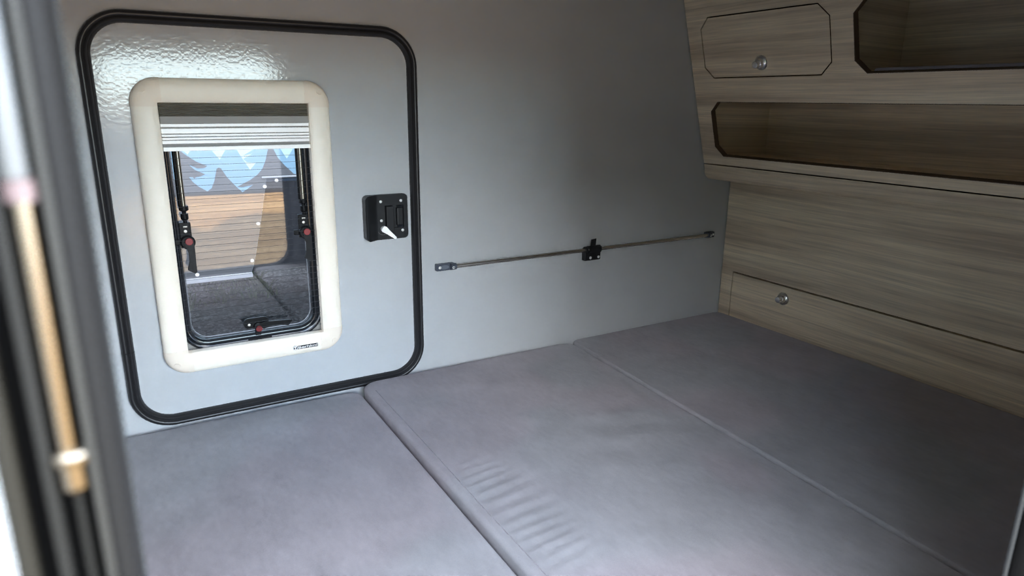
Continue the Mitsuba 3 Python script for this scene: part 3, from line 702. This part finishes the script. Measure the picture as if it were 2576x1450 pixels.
for a, b in ((0.665, 1.148), (0.610, 1.122), (0.566, 0.951), (0.524, 0.778), (0.282, 0.738), (0.050, 0.738)):
    if rv is None:
        rv = add('rivet', put(lathe([(0, 0), (0.0085, 0), (0.0080, 0.003), (0.005, 0.0055), (0, 0.0062)], (a, b, -0.004), (0, 0, 1), 16), VF), 'm_white', smooth=True, parent=van, label='white rivet on the sheet edge')
        r0 = (a, b)
    else:
        copy_of(rv, 'rivet', (a - r0[0], 0, b - r0[1]), van)
def wheel(x, y):
    k = key_for(van + '__wheel')
    add('tyre', lathe([(0.19, -0.09), (0.31, -0.09), (0.335, -0.06), (0.335, 0.06), (0.31, 0.09), (0.19, 0.09)], (x, y, 0.330), (0, 1, 0), 36), 'm_rubber', smooth=30, parent=k)
    add('rim', lathe([(0, -0.05), (0.19, -0.07), (0.19, 0.07), (0, 0.05)], (x, y, 0.330), (0, 1, 0), 28), 'm_steel', smooth=30, parent=k)
wheel(1.9, VY + 0.25); wheel(1.9, VY + 1.9)
scene['m_leaf'] = {'type': 'twosided', 'bsdf': {'type': 'principled', 'base_color': rgb(0.06, 0.085, 0.045), 'roughness': 0.6, 'specular': 0.3}}
rng = random.Random(5)
def weed(x, y, h, n):
    v, f = [], []
    for i in range(n):
        a = rng.uniform(0, 2 * math.pi); lean = rng.uniform(0.1, 0.9); L = h * rng.uniform(0.5, 1.1); w = rng.uniform(0.004, 0.009)
        b = np.array([x + rng.uniform(-0.05, 0.05), y + rng.uniform(-0.05, 0.05), 0.0])
        d = np.array([math.cos(a) * lean, math.sin(a) * lean, 1.0]); d /= np.linalg.norm(d)
        s = np.array([-math.sin(a), math.cos(a), 0]) * w
        p1 = b + d * L * 0.6; p2 = b + d * L * 0.9 + np.array([math.cos(a), math.sin(a), -0.3]) * L * 0.3
        k = len(v)
        v += [b - s * 0.4, b + s * 0.4, p1 - s, p1 + s, p2]
        f += [[k, k + 1, k + 3], [k, k + 3, k + 2], [k + 2, k + 3, k + 4]]
    return trimesh.Trimesh(np.array(v), f, process=False)
patch = [weed(rng.uniform(0.30, 0.98), VY + rng.uniform(1.9, 2.6), rng.uniform(0.10, 0.27), 14) for i in range(34)]
tag(add('weed_patch', cat(*patch), 'm_leaf'), 'low green weeds growing in the gravel below the neighbouring caravan', 'weeds', kind='stuff')

# tall thuja columns left of the doorway, out of view, placed to shade the light that comes in from that side
scene['m_thuja'] = principled((0.062, 0.078, 0.045), 0.8, 0.15)
scene['m_bark'] = principled((0.11, 0.075, 0.05), 0.8, 0.2)
def thuja_mesh(seed, R, H):
    th = np.linspace(0, 2 * np.pi, 72, endpoint=False); hs = np.linspace(0.12, H, 90)
    t = (hs - 0.12) / (H - 0.12)
    prof = R * np.minimum(1, 0.55 + 3.5 * t) * np.sqrt(np.clip(1 - t ** 4, 0, 1))
    A, Z = np.meshgrid(th, hs, indexing='ij')
    d = np.stack([np.cos(A) * 2.6, np.sin(A) * 2.6, Z * 2.2], -1)
    n = meshkit.fbm(d + seed * 7.3, 4, seed=seed)
    rad = prof[None, :] * (0.78 + 0.44 * n)
    V = np.stack([rad * np.cos(A), rad * np.sin(A), Z], -1).reshape(-1, 3)
    I = np.arange(72 * 90).reshape(72, 90); J = np.roll(I, -1, 0)
    F = np.vstack([np.stack([I[:, :-1], J[:, :-1], J[:, 1:]], -1).reshape(-1, 3), np.stack([I[:, :-1], J[:, 1:], I[:, 1:]], -1).reshape(-1, 3)])
    return trimesh.Trimesh(V, F, process=False)
unseen_hedge = thing('unseen_hedge', 'unseen row of tall dark green thujas left of the doorway, placed to shade it from that side', 'unseen_hedge', kind='structure')
for i, (x, y, H) in enumerate(((-2.0, -0.35, 4.3), (-2.2, -1.75, 2.50), (-3.15, -2.85, 2.85), (-4.15, -3.95, 3.2), (-5.2, -5.1, 3.6), (-5.2, -6.6, 3.9), (-4.8, -8.0, 3.9), (-4.1, -9.3, 4.1))):
    mt = thuja_mesh(i + 2, 0.95, H); mt.apply_translation([x, y, 0])
    k = add('thuja', mt, 'm_thuja', smooth=False, parent=unseen_hedge)
    add('trunk', cyl((x, y, -0.03), (x, y, 1.2), 0.06, 12), 'm_bark', parent=k)
back = thing('unseen_hedge', 'unseen row of tall dark green thujas behind the neighbouring caravan, placed to shade the ground and yard', 'unseen_hedge', kind='structure')  # out of view, placed to throw shade over the ground and the reflected yard
for i, H in enumerate((8.7, 8.3, 9.0, 8.5, 8.9, 8.4, 8.8, 9.1, 8.6)):
    mt = thuja_mesh(11 + i, 1.25, H); mt.apply_translation([-5.0 + i * 1.2, VY + 3.9, 0])
    k = add('thuja', mt, 'm_thuja', smooth=False, parent=back)
def shade_toned_gravel(p, n, uv):
    d1, d2_, w = voronoi(p.x * 60, p.y * 60)
    return mix(mi.Color3f(0.045, 0.050, 0.055), mi.Color3f(0.25, 0.265, 0.28), w * w) * (0.5 + 0.7 * smoothstep(0.0, 0.35, d2_ - d1))  # yard gravel again, with the shade under the caravan mixed into its grey
scene['m_shade_toned_gravel'] = principled(proc(shade_toned_gravel), 0.85, 0.2)
tag(add('shade_toned_gravel_strip', rbox(-12, 12, 2.2, 6.5, -0.2, 0.045, 0.02), 'm_shade_toned_gravel'), 'strip of gravel under the neighbouring caravan, its shade put into the dark grey colour', 'ground', kind='structure')
# tarmac lane out of view behind the camera, placed to darken the yard reflected in the panes
scene['m_tarmac'] = principled((0.055, 0.058, 0.065), 0.85, 0.2)
tag(add('unseen_road', rbox(-38, 38, -39, -8.6, -0.25, 0.055, 0.02), 'm_tarmac'), 'unseen grey tarmac lane behind the view, placed to darken the reflection in the window', 'unseen_road', kind='structure')
